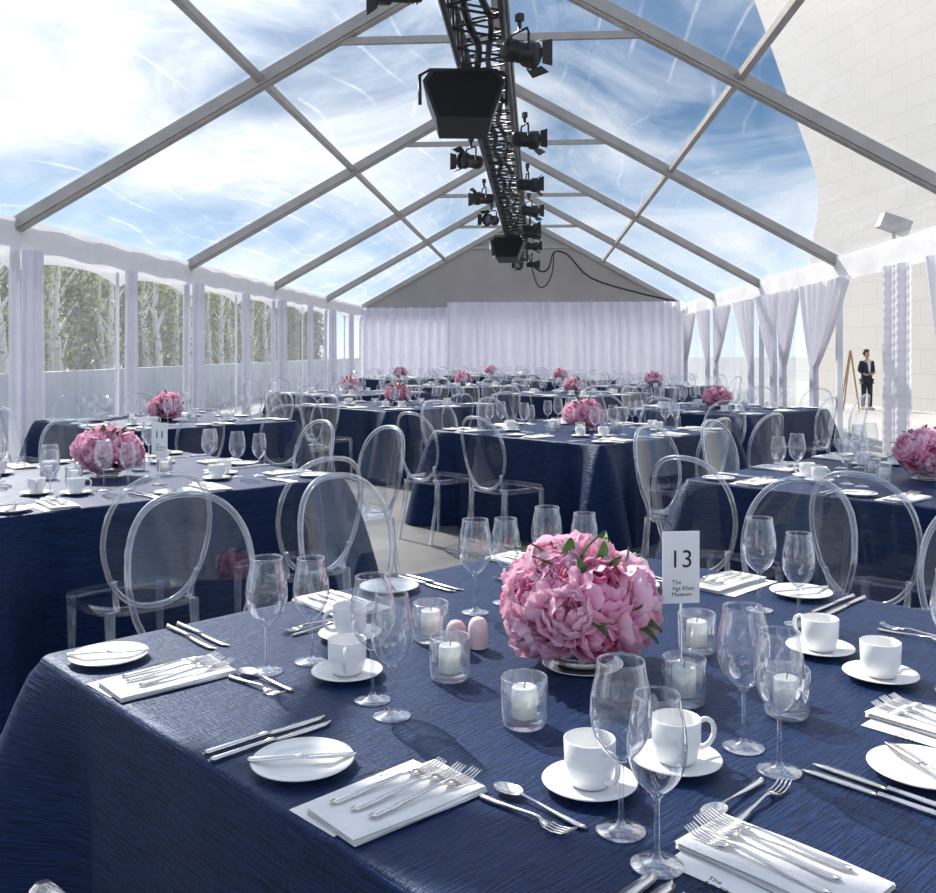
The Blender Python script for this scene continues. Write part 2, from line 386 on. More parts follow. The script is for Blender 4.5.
# chair
def chair():
    HW, Z0, ZC, HH = .208, .455, .70, .25
    def bp(a, r):
        e = 2.45
        c, s_ = cos(a), sin(a)
        x = HW*r*math.copysign(abs(c)**(2/e), c); z = ZC+HH*r*math.copysign(abs(s_)**(2/e), s_)
        x *= 1-.14*(ZC-z)/HH if z < ZC else 1
        y = -.205-(z-.45)*.20+ .9*x*x
        return Vector((x, y, z))
    back = M()
    back.grid(lambda u, v: bp(v*2*pi, max(u, .001)*.97), 6, 48, ACR)
    back.tube([bp(2*pi*i/64, 1) for i in range(64)], .0112, ACRE, 8, closed=True)
    seat = M()
    def sp(a, r):
        e = 3.6; c, s_ = cos(a), sin(a)
        x = math.copysign(abs(c)**(2/e), c); y = math.copysign(abs(s_)**(2/e), s_)
        return x*r*(.215+.018*y), y*r*.205
    seat.grid(lambda u, v: (*sp(v*2*pi, max(u, .001)), .462-.008*(1-u*u)), 4, 48, ACR)
    N = 48; vs = []; prof = [(1.0, .462), (1.012, .456), (1.012, .43), (.99, .425)]
    for r, z in prof:
        for i in range(N): vs.append((*sp(2*pi*i/N, r), z))
    fs = [(j*N+i, j*N+(i+1) % N, (j+1)*N+(i+1) % N, (j+1)*N+i) for j in range(3) for i in range(N)]
    seat.add(vs, fs, ACRE)
    def leg(x, y, dx, dy):
        m = M(); m.tube([(x, y, .44), (x+dx*.25, y+dy*.2, .3), (x+dx, y+dy, .0)], .02, ACRE, 8, radii=[.021, .018, .0125]); return m
    L = [('leg', leg(.18, .165, .004, .01)), ('leg', leg(-.18, .165, -.004, .01)), ('leg', leg(.165, -.175, .006, -.075)), ('leg', leg(-.165, -.175, -.006, -.075))]
    for x in (.14, -.14):
        back.tube([(x, -.18, .445), (x*1.08, -.19, .50), (x*1.15, -.205, .56)], .012, ACRE, 8)
    return Proto('dining_chair', [('seat', seat), ('backrest', back)]+L, 'transparent acrylic oval-backed dining chair', 'chair', 'clear acrylic chairs around the banquet tables')
CHAIR = chair()

# peony
def peony(seed, lo=False):
    rnd = random.Random(seed); m = M()
    opn = rnd.uniform(-8, 10)
    layers = [(7, 86+opn, 1.0, 66, .16), (7, 66+opn, .95, 60, .11), (6, 47+opn*.7, .87, 58, .09), (6, 32+opn*.5, .77, 54, .08), (5, 18, .64, 54, .06)]
    if lo: layers = layers[::2]
    nu, nv = (4, 4) if lo else (8, 7)
    for li, (n, at, rl, wd, fl) in enumerate(layers):
        for i in range(n):
            ph = 2*pi*(i+rnd.random()*.5)/n+li*.6
            a1 = radians(at+rnd.uniform(-12, 12)); a0 = radians(150)
            w = radians(wd*rnd.uniform(.75, 1.15)); rr = rl*rnd.uniform(.92, 1.07); f1 = rnd.uniform(0, 6); f2 = rnd.uniform(.3, 1.8)
            notch = rnd.uniform(.05, .16)
            def fn(u, v):
                s = u*2-1; t = v
                tip = 1-notch*(abs(s)**2.5)*1.3-.035*abs(sin(s*4+f1))
                al = a0+(a1-a0)*t*tip
                wid = w*(.35+.65*sin(min(1, t*1.15)*pi/2))
                p = ph+s*wid/max(.45, sin(al)+.15)*.62
                r = rr*(.55+.45*min(1, t*2.2)**.7)+fl*f2*t**3-.05*(s*s)*rl
                r += .055*t*t*sin(s*4*f2+f1)+.018*t*sin(s*8+f1*2)
                return (r*sin(al)*cos(p), r*sin(al)*sin(p), r*cos(al)*.92)
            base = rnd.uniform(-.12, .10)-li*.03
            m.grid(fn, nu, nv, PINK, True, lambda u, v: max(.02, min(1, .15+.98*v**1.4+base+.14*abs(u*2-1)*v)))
    for i in range(5 if lo else 12):
        ph = rnd.random()*6.28; d = sqrt(rnd.random())*.32; tw = rnd.random()*6.28; h = rnd.uniform(.42, .62); wdt = rnd.uniform(.16, .26)
        cx, cy = d*cos(ph), d*sin(ph)
        def fn(u, v):
            s = u*2-1; q = wdt*(.5+.6*v)
            x = s*q; y = .1*s*s+.04*sin(s*6+ph)*v+.08*v
            return (cx+x*cos(tw)-y*sin(tw), cy+x*sin(tw)+y*cos(tw), .1+h*v-.06*s*s)
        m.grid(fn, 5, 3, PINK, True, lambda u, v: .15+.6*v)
    return m
PEO = [peony(i) for i in range(7)]; PEOM = [p.mesh('peony') for p in PEO]
PEOLO = [peony(50+i, True) for i in range(3)]
def leafm(L, wd, bend):
    m = M()
    m.grid(lambda u, v: ((u*2-1)*wd*sin(pi*min(.98, v*.93+.04))**.8, -bend*v*v+abs(u*2-1)*.004, L*v), 4, 8, LEAF); return m
LEAVES = [leafm(.065, .014, .02), leafm(.05, .012, -.015), leafm(.075, .011, .03)]
LEAFM = [l.mesh('leaf') for l in LEAVES]
VASE = M().lathe([(0, .001), (.05, .001), (.06, .006), (.072, .03), (.075, .055), (.073, .056), (.068, .03), (0, .01)], SILVER, 32)
DISH = M().lathe([(0, .0), (.075, .0), (.082, .003), (.084, .006), (.08, .005), (0, .003)], SILVER, 40)
VASEM = VASE.mesh('vase'); DISHM = DISH.mesh('base_dish')
BC = .128
def bouquet_specs(seed, R=.120, n=23, pr=.062):
    rnd = random.Random(seed); out = []; lv = []
    for i in range(n):
        z = 1-(i+.5)/n*1.5
        a = i*2.39996+rnd.uniform(-.2, .2); r = sqrt(max(0, 1-z*z))
        d = Vector((r*cos(a), r*sin(a), z)).normalized()
        R2 = R*rnd.uniform(.90, 1.10)
        c = Vector((0, 0, BC))+Vector((d.x*R2, d.y*R2, d.z*R2*.72))
        q = (d+Vector((rnd.uniform(-.25, .25), rnd.uniform(-.25, .25), .15))).to_track_quat('Z', 'Y')
        p = pr*rnd.uniform(.8, 1.2)
        c.z = max(c.z, .066)
        p = min(p, max(.04, (c.z-.008)*.85))
        mt = Matrix.Translation(c) @ q.to_matrix().to_4x4() @ Matrix.Rotation(rnd.random()*6.28, 4, 'Z') @ Matrix.Scale(p, 4)
        out.append((i % 7, mt))
    for i in range(24):
        z = rnd.choice([rnd.uniform(.7, .98), rnd.uniform(-.2, .6)]); a = rnd.random()*6.28; r = sqrt(max(0, 1-z*z))
        d = Vector((r*cos(a), r*sin(a), z)); c = Vector((0, 0, BC))+Vector((d.x*R, d.y*R, d.z*R*.8))
        q = (d+Vector((rnd.uniform(-.45, .45), rnd.uniform(-.45, .45), .25))).to_track_quat('Z', 'Y')
        lv.append((i % 3, Matrix.Translation(c) @ q.to_matrix().to_4x4()))
    return out, lv
def bouquet(x, y, z, seed, detail):
    ps, ls = bouquet_specs(seed)
    lab = 'round centrepiece of pink peonies with green leaves'
    if detail:
        e = obj('flower_arrangement', None, (x, y, z), (0, 0, seed), label=lab+' in a low bowl', category='flowers', group='pink peony centrepieces')
        obj('vase', VASEM, (0, 0, .004), parent=e, label='low silver bowl'); obj('base_dish', DISHM, parent=e)
        for k, mt in ps:
            o = obj('peony', PEOM[k], parent=e); o.matrix_local = mt
        for k, mt in ls:
            o = obj('leaf', LEAFM[k], parent=e); o.matrix_local = mt
    else:
        J = M()
        for k, mt in ps: J.join(PEOLO[k % 3], mt)
        for k, mt in ls: J.join(LEAVES[k], mt)
        J.join(VASE)
        obj('flower_arrangement', J, (x, y, z), (0, 0, seed), label=lab, category='flowers', group='pink peony centrepieces')

# table
def table_mesh():
    a = .875; N = 256
    def outline(t, rad=.035):
        e = t*4; k = int(e) % 4; f = e-int(e)
        x = -a+2*a*f; y = -a
        n = Vector((0, -1)); cn = abs(f*2-1)
        if abs(x) > a-rad:
            q = (abs(x)-(a-rad))/rad
            ang = q*pi/4
            x = math.copysign(a-rad+rad*sin(ang), x); y = -(a-rad+rad*cos(ang)); n = Vector((math.copysign(sin(ang), x), -cos(ang)))
        c, s = [(1, 0), (0, 1), (-1, 0), (0, -1)][k]
        return Vector((x*c-y*s, x*s+y*c)), Vector((n.x*c-n.y*s, n.x*s+n.y*c)), cn
    rings = [(0, .7553, -.5), (0, .7553, -.03), (0, .7550, -.008), (0, .7515, -.002), (0, .745, .001), (.04, .72, .003), (.12, .66, .006), (.25, .57, .01), (.4, .46, .014), (.6, .31, .018), (.8, .15, .02), (1, .004, .02)]
    vs = []
    ts = []
    for k in range(4):
        for i in range(N//4):
            f = i/(N//4); f2 = .5-.5*cos(pi*f); f = .35*f+.65*f2
            ts.append((k+f)/4)
    for (t, z, off) in rings:
        for i, tt in enumerate(ts):
            p, n, cn = outline(tt)
            cor = max(0, (cn-.72)/.28)
            cor = cor*cor*(3-2*cor)
            s = tt*4*pi
            fold = (sin(s*7+1)*.014+sin(s*11+2.3)*.008+.01*sin(s*3.1))*t*(1-cor*.5)
            fl = cor*.23*(t**.75)
            pinch = -.06*t*max(0, 1-abs(cn-.70)/.1)
            d = off+fold+fl+pinch
            q = p+n*d
            if off == -.5: q = p*.45
            vs.append((q.x, q.y, z))
    n_ = len(ts); ft = []; fs = []
    for j in range(len(rings)-1):
        for i in range(n_):
            k = (i+1) % n_; (ft if j < 3 else fs).append((j*n_+i, (j+1)*n_+i, (j+1)*n_+k, j*n_+k))
    ft.append(list(range(n_)))
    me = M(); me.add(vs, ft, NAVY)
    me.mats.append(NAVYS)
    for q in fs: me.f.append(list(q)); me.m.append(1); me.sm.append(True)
    return me.mesh('banquet_table')
TABLE = table_mesh()
TZ = .756; S = 1.75; A_ = .875
TH0 = radians(44)+PSI
G0 = {(0, 0): [(.71, .357), (.795, .334)], (0, 1): [(1.325, .30), (1.41, .262)], (1, 0): [(.665, .45), (.625, .365)], (1, 1): [(1.18, .30), (1.27, .33)],
      (2, 0): [(.85, .31), (.72, .36)], (2, 1): [(1.33, .57), (1.25, .51)], (3, 0): [(.84, .42), (.72, .41)], (3, 1): [(1.45, .436), (1.35, .448)]}
C0 = {(0, 0): (.57, .403), (0, 1): (1.215, .37), (1, 0): (.53, .49), (1, 1): (1.157, .43), (2, 0): (.59, .52), (2, 1): (1.20, .36), (3, 0): (.43, .38), (3, 1): (1.19, .37)}

def table_set(ti, X, d, level):
    cx, cy = W(X, d); rnd = random.Random(100+ti)
    lab = 'square banquet table under a floor-length navy crinkled cloth'
    obj('banquet_table', TABLE, (cx, cy, 0), (0, 0, TH0), label=lab, category='table', group='navy-draped banquet tables')
    fx, fy = (W(.238, 1.975) if ti == 0 else (cx, cy))
    bouquet(fx, fy, TZ, ti+1, level >= 2)
    det = level == 3
    for k in range(4):
        ang = TH0+k*pi/2
        f = Vector((cos(ang), sin(ang))); r = Vector((f.y, -f.x)); rz = ang-pi/2
        def P(s, t):
            q = Vector((cx, cy))+f*(t-A_)+r*(s-A_); return q.x, q.y
        for gi, c in enumerate((.44, 1.15)):
            J = lambda a: rnd.uniform(-a, a)
            if ti == 0:
                if k == 0 and gi == 1:
                    x, y = P(1.34, -.14); CHAIR.put((x, y, 0), rz+.03)
                elif k == 3:
                    x, y = P(.42 if gi == 0 else 1.06, -.43+(.03 if gi else 0)); CHAIR.put((x, y, 0), rz+J(.06))
                elif k == 2 :
                    x, y = P((.6, 1.24)[gi], -.42); CHAIR.put((x, y, 0), rz+J(.06))
            else:
                x, y = P(c+.02+J(.03), -.36+J(.025)); CHAIR.put((x, y, 0), rz+J(.08), parts=d < 9)
            j = .02
            g = G0[(k, gi)] if ti == 0 else [(c+.215+J(.008), .41+J(.015)), (c+.31+J(.008), .375+J(.015))]
            for w_, (s_, t_) in zip(WG, g):
                x, y = P(s_, t_); w_.put((x, y, TZ), rz, parts=level >= 2, group='stemmed glasses on the banquet tables')
            s_, t_ = C0[(k, gi)] if ti == 0 else (c+.09+J(.01), .40+J(.01))
            x, y = P(s_, t_); hr = rnd.uniform(-.9, .3)
            SAUCER.put((x, y, TZ), 0, group='white saucers'); CUP.put((x, y, TZ+.0062), rz+hr, parts=level >= 2, group='white coffee cups')
            dt, ds = ((.095, .11)[gi], (.025, -.07)[gi]) if (ti == 0 and k == 1) else (0, 0)
            c += ds
            x, y = P(c-.30+J(j*.4), .10+dt+J(.004))
            PLATE.put((x, y, TZ), 0, group='white bread plates')
            if level >= 2:
                BKNIFE.put((x, y, TZ+.0125), rz-.55+J(.1), parts=det, group='steel cutlery')
            nx = -.095; nr = J(.05)-.06
            x, y = P(c+nx, .133+dt)
            if level >= 2:
                xx, yy = P(c+nx-.042, .126+dt)
                mc = obj('menu_card', MENU, (xx, yy, TZ), (0, 0, rz+nr+.06), label='white printed menu card tucked under a napkin', category='menu card', group='menu cards')
                if det:
                    obj('printed_text', T_LOGO, (-.046, .06, .0011), (0, 0, -pi/2), parent=mc)
            NAP.put((x, y, TZ+.0014), rz+nr, group='folded white napkins')
            if level >= 2:
                for q, dx in enumerate((-.032, 0, .03)[:(3 if det else 2)]):
                    x, y = P(c+nx+dx+J(.002), .15+dt+J(.008)); FORK.put((x, y, TZ+.0135), rz+nr+J(.03)+.03*(q-1), parts=det, group='steel cutlery', label='polished steel fork lying on a folded napkin')
                kd = -.09 if (ti == 0 and k == 1 and gi == 0) else 0
                for dx in (.275, .305):
                    x, y = P(c+dx+kd+J(.003), .125+dt+J(.006)); KNIFE.put((x, y, TZ), rz+J(.04), parts=det, group='steel cutlery')
            if det and (k, gi) != (1, 1):
                x, y = P(c+.055-(.02 if k == 1 else 0)+J(.008), .235+dt); DFORK.put((x, y, TZ), rz+pi/2+J(.08)+pi, parts=True, group='steel cutlery')
                x, y = P(c+.05-(.02 if k == 1 else 0)+J(.008), .268+dt); SPOON.put((x, y, TZ), rz+pi/2+J(.08), parts=True, group='steel cutlery')
    if ti == 0:
        cs = [(.098, 1.655), (-.036, 1.889), (-.084, 2.14), (.495, 2.056), (.40, 1.76), (.57, 1.70)]
        for i, (X2, d2) in enumerate([(-.026, 2.06), (.022, 2.085)]):
            x, y = W(X2, d2); SHK[i].put((x, y, TZ), 0)
    else:
        cs = [(X+.28*cos(i*1.05+.3), d+.28*sin(i*1.05+.3)) for i in range(5)] if level > 1 else [(X+.28, d-.1), (X-.26, d-.15)]
    for X2, d2 in cs:
        x, y = W(X2, d2); VOTIVE.put((x, y, TZ), 0, group='glass votive holders'); CANDLE.put((x, y, TZ+.0165), 0, parts=level > 1, group='white candles')

TABLES = [(.309, 2.015, 3), (-1.86, 4.9, 2), (2.33, 4.8, 2), (.94, 7.75, 2), (-2.8, 8.8, 1), (2.78, 10.6, 1), (-.84, 11.35, 1), (1.58, 14.2, 1),
          (-1.8, 14.5, 1), (3.36, 17.2, 1), (-.09, 17.4, 1), (2.0, 20.6, 1), (-1.57, 22, 1), (.6, 24.6, 1)]
for i, (X, d, l) in enumerate(TABLES): table_set(i, X, d, l)

# table number signs
def sign(X, d, num, rz, h):
    x, y = W(X, d)
    e = obj('table_number_sign', None, (x, y, TZ), (0, 0, rz), label='white table number card reading %s on a metal stand' % num, category='sign', group='table number signs')
    obj('stand', M().lathe([(0, 0), (.035, 0), (.035, .003), (.006, .006), (.0025, .012), (.0025, h-.03), (0, h-.03)], SILVER, 20), parent=e, label='slim chrome stand with round base')
    obj('card', M().box((0, 0, h+.045), (.08, .0016, .15), PAPER), parent=e)
    t = textmesh(num, .052, INK); obj('printed_number', t, (0, -.0012, h+.045), (pi/2, 0, 0), parent=e)
    t2 = textmesh('The\nAga Khan\nMuseum', .0125, INK, 'LEFT'); obj('printed_text', t2, (-.02, -.0012, h+.01), (pi/2, 0, 0), parent=e)
sign(.445, 1.985, '13', PSI+.12, .155)
sign(-1.50, 4.62, '11', PSI-.1, .18)

# ------------------------------------------------------------ tent
TC, HALF, EAVE, PEAK = -.48, 4.875, 2.74, 5.45
XL, XR = TC-HALF, TC+HALF
FR = [-5.0, -.2, 4.6, 9.4, 14.2, 19.0, 23.8, 28.6]
def roofz(x): return PEAK-(PEAK-EAVE)*abs(x-TC)/HALF
obj('floor', M().box(((XL+XR)/2, 11.8, -.175), (HALF*2+.3, 34, .35), FLOOR), kind='structure', label='grey asphalt floor of the marquee', category='floor')
obj('ground', M().grid(lambda u, v: (-150+300*u, -60+300*v, -.36), 2, 2, GROUND), kind='structure', label='pale paving outside the marquee', category='ground')
ang = atan2(PEAK-EAVE, HALF); sl = sqrt(HALF**2+(PEAK-EAVE)**2)
for i, y in enumerate(FR):
    e = obj('tent_frame', None, (TC, y, 0), label='aluminium marquee frame of two sloping rafters on posts', category='tent frame', group='marquee frames')
    for s in (-1, 1):
        rot = Matrix.Rotation(s*ang, 3, 'Y')
        m = M().box((s*HALF/2, 0, (PEAK+EAVE)/2-.06), (sl, .10, .15), ALU, rot)
        m.box((s*HALF/2, 0, (PEAK+EAVE)/2-.10), (sl, .16, .03), ALU, rot)
        obj('rafter', m, parent=e)
        obj('post', M().box((s*(HALF-.0), 0, EAVE/2-.05), (.08, .08, EAVE-.1), WHITEF), parent=e, label='post sleeved in white fabric')
    zc = 4.5; hw = HALF*(PEAK-.1-zc)/(PEAK-EAVE)
    obj('collar_beam', M().box((0, 0, zc), (hw*2, .05, .07), ALU), parent=e)
for s, k in ((-1, .47), (1, .50)):
    m = M().box((TC+s*HALF*k, (FR[0]+FR[-1])/2, PEAK-k*(PEAK-EAVE)-.045), (.07, FR[-1]-FR[0], .07), ALU)
    obj('roof_purlin', m, label='long aluminium purlin running along the roof slope', category='purlin', group='roof purlins')
obj('roof_purlin', M().box((TC, (FR[0]+FR[-1])/2, PEAK-.05), (.08, FR[-1]-FR[0], .08), ALU), label='aluminium ridge purlin along the roof peak', category='purlin', group='roof purlins')
for i in range(len(FR)-1):
    y0, y1 = FR[i], FR[i+1]
    for s in (-1, 1):
        m = M().grid(lambda u, v: (TC+s*HALF*u*1.01, y0+(y1-y0)*v, roofz(TC+s*HALF*u)+.03-.05*sin(pi*v)*sin(2*pi*u)**2), 24, 12, ROOF)
        obj('ceiling', m, kind='structure', label='clear vinyl roof panel with fine wrinkles and painted glint streaks', category='roof panel')
tn = 1
for x, s in ((XL, 1), (XR, -1)):
    m = M().grid(lambda u, v: (x+s*(.06+.012*sin(v*190)), FR[0]+(FR[-1]-FR[0])*v, 2.40+.36*u), 3, 300, WHITEF)
    m.box((x-s*.03, (FR[0]+FR[-1])/2, 2.70), (.10, FR[-1]-FR[0], .12), WHITEF)
    obj('trim_%d' % tn, m, kind='structure', label='white fabric valance along the eave', category='trim'); tn += 1

def col_drape(x, y, r0=.10):
    def fn(u, v):
        a = v*2*pi; z = 2.42*u
        r = r0*(1+.2*sin(a*7+x)+.1*sin(a*11+y))
        k = 1+.2*(1-u)
        return (r*k*cos(a)*.9, 1.5*r*k*sin(a), .005+z)
    obj('curtain', M().grid(fn, 24, 84, DRAPE), (x, y, 0), label='white drape gathered around a marquee post', category='curtain', group='white post drapes')
wn = 1
ys = [9.4, 11.8, 14.2, 16.6, 19.0, 21.4, 23.8, 26.2, 28.6]
for y in [4.6, 7.0]+ys[:-1]: col_drape(XL+.19, y, .08 if (y in FR) else .06)
allys = [-5, -.2, 4.6, 7.0]+ys
for i in range(len(allys)-1):
    y0, y1 = allys[i], allys[i+1]
    m = M().grid(lambda u, v: (XL-.02+.02*sin(v*9+i), y0+(y1-y0)*v, .0+2.42*u), 12, 20, VINYL)
    obj('window_%d' % wn, m, kind='structure', label='clear wrinkled vinyl side wall panel', category='window'); wn += 1
    def arch(u, v):
        b = 2.36-.16*abs(2*v-1)**3.0
        return (XL+.005, y0+(y1-y0)*v, b+(2.42-b)*u)
    m = M().grid(arch, 2, 24, WHITEF)
    m.box((XL, y0+.0, 1.2), (.02, .07, 2.4), WHITEF)
    m.box((XL, (y0+y1)/2, .1), (.02, y1-y0, .2), WHITEF)
    obj('trim_%d' % tn, m, kind='structure', label='white fabric border with arched top around a clear panel', category='trim'); tn += 1
for y0, y1 in ((-5, -.2), (-.2, 4.6), (4.6, 9.4), (16.6, 19), (19, 21.4), (21.4, 23.8), (23.8, 26.2), (26.2, 28.6)):
    m = M().grid(lambda u, v: (XR+.02+.02*sin(v*9), y0+(y1-y0)*v, 2.42*u), 12, 20, VINYL)
    obj('window_%d' % wn, m, kind='structure', label='clear wrinkled vinyl side wall panel', category='window'); wn += 1
def tieback(x, y0, y1, ytie, ztie=1.15, lab='white drape swept back and tied to a post'):
    def fn(u, v):
        z = 2.42*u
        if z > ztie:
            q = ((z-ztie)/(2.42-ztie))**.8; a = ytie-.07+(y0-ytie+.07)*q; b = ytie+.07+(y1-ytie-.07)*q
        else:
            q = ((ztie-z)/ztie)**.6; a = ytie-.07-.08*q; b = ytie+.07+.08*q
        yy = a+(b-a)*v
        return (.045*sin(v*60+2)*(.5+.5*u)+.02*sin(v*23), yy-ytie, .005+z)
    obj('curtain', M().grid(fn, 30, 150, DRAPE), (x, ytie, 0), label=lab, category='curtain', group='tied side drapes')
XD = XR-.16
tieback(XD, 8.9, 10.6, 10.1)
tieback(XD, 13.3, 15.6, 14.9)
tieback(XD, 15.75, 17.0, 16.75)
tieback(XD, 17.3, 18.7, 17.4)
tieback(XD, 19.1, 20.8, 19.2)
tieback(XD, 21.3, 23.0, 22.9)
tieback(XD, 23.9, 25.5, 24.0)
tieback(XD, 26.0, 27.6, 27.5)
def ruch(u, v):
    z = 2.42*u
    return (.035*sin(v*15)+.02*sin(v*41)+.0035*sin(z*60+v*5), (v-.5)*.9, .005+z)
obj('curtain', M().grid(ruch, 180, 60, DRAPE), (XD, 11.62, 0), label='straight gathered white drape beside the opening', category='curtain', group='tied side drapes')

m = M()
def gab(u, v):
    x = XL+(XR-XL)*v; zt = roofz(x); return (x, 28.62+.02*sin(x*3), 2.3+(zt-2.3)*u)
m.grid(gab, 10, 60, GABLE)
obj('wall_back', m, kind='structure', label='grey fabric gable end wall', category='wall')
m = M().grid(lambda u, v: (XL+(XR-XL)*v, 28.64, 2.35*u), 2, 2, ENDW)
obj('wall_back_lower', m, kind='structure', label='white fabric end wall behind the drapes', category='wall')
def pleat(x0, x1, z1, y, lab):
    n = int((x1-x0)*44)
    def fn(u, v):
        x = x0+(x1-x0)*v
        return (x, y+.08*sin(x*22+1.5*noise.noise(Vector((x*1.3, 0, 0)))*3)+.06*noise.noise(Vector((x*4, u*1.5, 3))), .005+z1*u)
    obj('curtain', M().grid(fn, 10, n, DRAPEB), label=lab, category='curtain', group='pleated end drapes')
pleat(XL+.1, -2.6, 2.68, 28.4, 'shorter pleated white drape hanging across the end wall')
pleat(-2.65, XR-.08, 2.82, 28.05, 'taller wide pleated white drape across the end wall')

# ------------------------------------------------------------ truss and gear
TX = -.49; TZ0, TZ1, TW = 4.02, 4.42, .22
m = M(); y0, y1 = 2.6, 28.0
for dx in (-TW, TW):
    for z in (TZ0, TZ1): m.tube([(TX+dx, y0, z), (TX+dx, y1, z)], .028, BLACK, 8)
n = int((y1-y0)/.5)
for i in range(n):
    a = y0+(y1-y0)*i/n; b = y0+(y1-y0)*(i+1)/n; c = (a+b)/2
    for dx in (-TW, TW):
        m.tube([(TX+dx, a, TZ0), (TX+dx, c, TZ1)], .013, BLACK, 5); m.tube([(TX+dx, c, TZ1), (TX+dx, b, TZ0)], .013, BLACK, 5)
    for z in (TZ0, TZ1):
        m.tube([(TX-TW, a, z), (TX+TW, c, z)], .012, BLACK, 5); m.tube([(TX+TW, c, z), (TX-TW, b, z)], .012, BLACK, 5)
m.tube([(TX-.05+.03*sin(i*.9), y0+i*.25, TZ0+.05+.02*sin(i*1.7)) for i in range(101)], .035, BLACK, 6)
m.tube([(TX+.08+.04*sin(i*.7), y0+i*.25, TZ0+.03+.02*sin(i*1.3)) for i in range(101)], .028, BLACK, 6)
for y in FR[2:]:
    if y < 28:
        m.tube([(TX, y, TZ1), (TX, y, 4.46)], .02, BLACK, 6)
obj('lighting_truss', m, label='long black box truss with cables hung under the ridge', category='truss')
def light_proto():
    R90 = Matrix.Rotation(-pi/2, 4, 'X')
    body = M().lathe([(0, -.16), (.05, -.16), (.075, -.14), (.085, -.05), (.085, .05), (.105, .07), (.11, .15), (.10, .15), (.095, .1)], BLACK, 20, (0, 0, -.28), R90)
    for i in range(3): body.lathe([(.086, -.12+i*.03), (.093, -.115+i*.03), (.086, -.11+i*.03)], BLACK, 20, (0, 0, -.28), R90)
    lens = M().lathe([(0, .11), (.05, .107), (.095, .1)], LENS, 20, (0, 0, -.28), R90)
    doors = M()
    for a in range(4):
        r = Matrix.Rotation(a*pi/2, 3, 'Y')
        v = [r @ Vector(p) for p in ((-.09, .15, .105), (.09, .15, .105), (.11, .22, .15), (-.11, .22, .15))]
        doors.add([x+Vector((0, 0, -.28)) for x in v], [(0, 1, 2, 3)], BLACK, False)
    yoke = M().tube([(-.115, 0, -.28), (-.12, 0, -.15), (-.10, 0, -.11), (.10, 0, -.11), (.12, 0, -.15), (.115, 0, -.28)], .012, BLACK, 6)
    clamp = M().tube([(0, 0, -.11), (0, 0, .0)], .018, BLACK, 8); clamp.box((0, 0, .0), (.06, .05, .06), BLACK)
    return Proto('stage_light', [('lamp_body', body), ('lens', lens), ('barn_doors', doors), ('yoke', yoke), ('clamp', clamp)], 'black stage light with barn doors clamped to the truss', 'stage light', 'stage lights on the truss')
SL = light_proto()
for y, sd, rz in [(6.3, -1.2, 1.8), (7.7, 1, .9), (10.9, 1, 1.2), (12.1, -1, 2.2), (13.9, 1, 1.4), (15.1, -1, 1.9), (16.5, 1, 1.1), (17.6, -1, 2.5), (18.9, 1, 1.6), (19.8, 1, 1.5), (22.1, 1, 1.2), (23.2, -1, 2.0), (25.6, 0, 3.0), (26.8, 1, 1.5)]:
    z = TZ0-.05 if sd == 0 else TZ0+.08
    xx = TX+sd*(TW+.13)
    SL.put((xx, y, z), -rz if sd > 0 else rz, parts=True)
def speaker():
    b = M()
    pr = [(-.36, .14), (-.28, .26), (.28, .26), (.36, .14), (.24, -.22), (-.24, -.22)]
    vs = [(x, -.2, z) for x, z in pr]+[(x*.9, .22, z*.92) for x, z in pr]
    fs = [list(range(6)), list(range(6, 12))[::-1]]+[(i, i+6, (i+1) % 6+6, (i+1) % 6) for i in range(6)]
    b.add([(x, y, z-.38) for x, y, z in vs], [f[::-1] for f in fs], BLACK, False)
    g = M(); g.add([(x*.9, -.206, z*.88-.38) for x, z in pr], [list(range(6))], BLACKM, False)
    yk = M().tube([(-.385, 0, -.36), (-.39, 0, -.08), (-.3, 0, -.02), (.3, 0, -.02), (.39, 0, -.08), (.385, 0, -.36)], .018, BLACK, 6)
    yk.tube([(0, 0, -.02), (0, 0, .05)], .03, BLACK, 8)
    return Proto('loudspeaker', [('cabinet', b), ('grille', g), ('bracket', yk)], 'black angular loudspeaker hanging below the truss', 'loudspeaker', 'loudspeakers on the truss')
SPK = speaker()
SPK.put((-.66, 8.5, 3.94), 0, rot=(radians(-14), 0, .1)); SPK.put((-.62, 20.8, 3.94), 0, rot=(radians(-14), 0, -.1))
m = M().tube(spline([(TX+.1, 28.0, 4.1), (.1, 28.3, 3.75), (.35, 28.3, 3.85), (.5, 28.3, 4.3), (.9, 28.4, 4.25), (1.6, 28.4, 3.55), (3.0, 28.4, 3.1), (4.1, 28.4, 2.85)], 4), .025, BLACK, 6)
m.tube(spline([(TX+.25, 27.9, 4.2), (.0, 28, 3.35), (.25, 28.1, 3.3), (.45, 28.2, 3.7), (.5, 28.3, 4.3)], 4), .02, BLACK, 6)
obj('power_cable', m, label='black cable draped along the end wall', category='cable')

# ------------------------------------------------------------ outside
bx = [(12.2, 33.8, -.36), (12.2, 33.8, 4.5), (12.3, 33.4, 7.04), (12.05, 35, 10), (11.5, 38.2, 15.5), (11.0, 41, 20)]
def bldg():
    m = M(); A = []; B = []; C = []
    bb = spline(bx, 4)
    for X, d, z in bb:
        a = W(X, d); b = W(16.4, 8); c = W(X+9, d+20)
        A.append((*a, z)); B.append((*b, z)); C.append((*c, z))
    n = len(bb); vs = A+B+C
    fs = [(i, n+i, n+i+1, i+1) for i in range(n-1)]+[(2*n+i, i, i+1, 2*n+i+1) for i in range(n-1)]
    fs.append((n-1, 2*n-1, 3*n-1))
    m.add(vs, fs, BUILD, False); return m
obj('museum_building', bldg(), label='large white stone building with slanting edge', category='building')
x, y = W(7.4, 16.5)
e = obj('flood_light', None, (x, y, -.36), label='pole-mounted outdoor flood light beside the marquee', category='flood light')
obj('pole', M().tube([(0, 0, 0), (0, 0, 3.8)], .03, ALU, 8), parent=e)
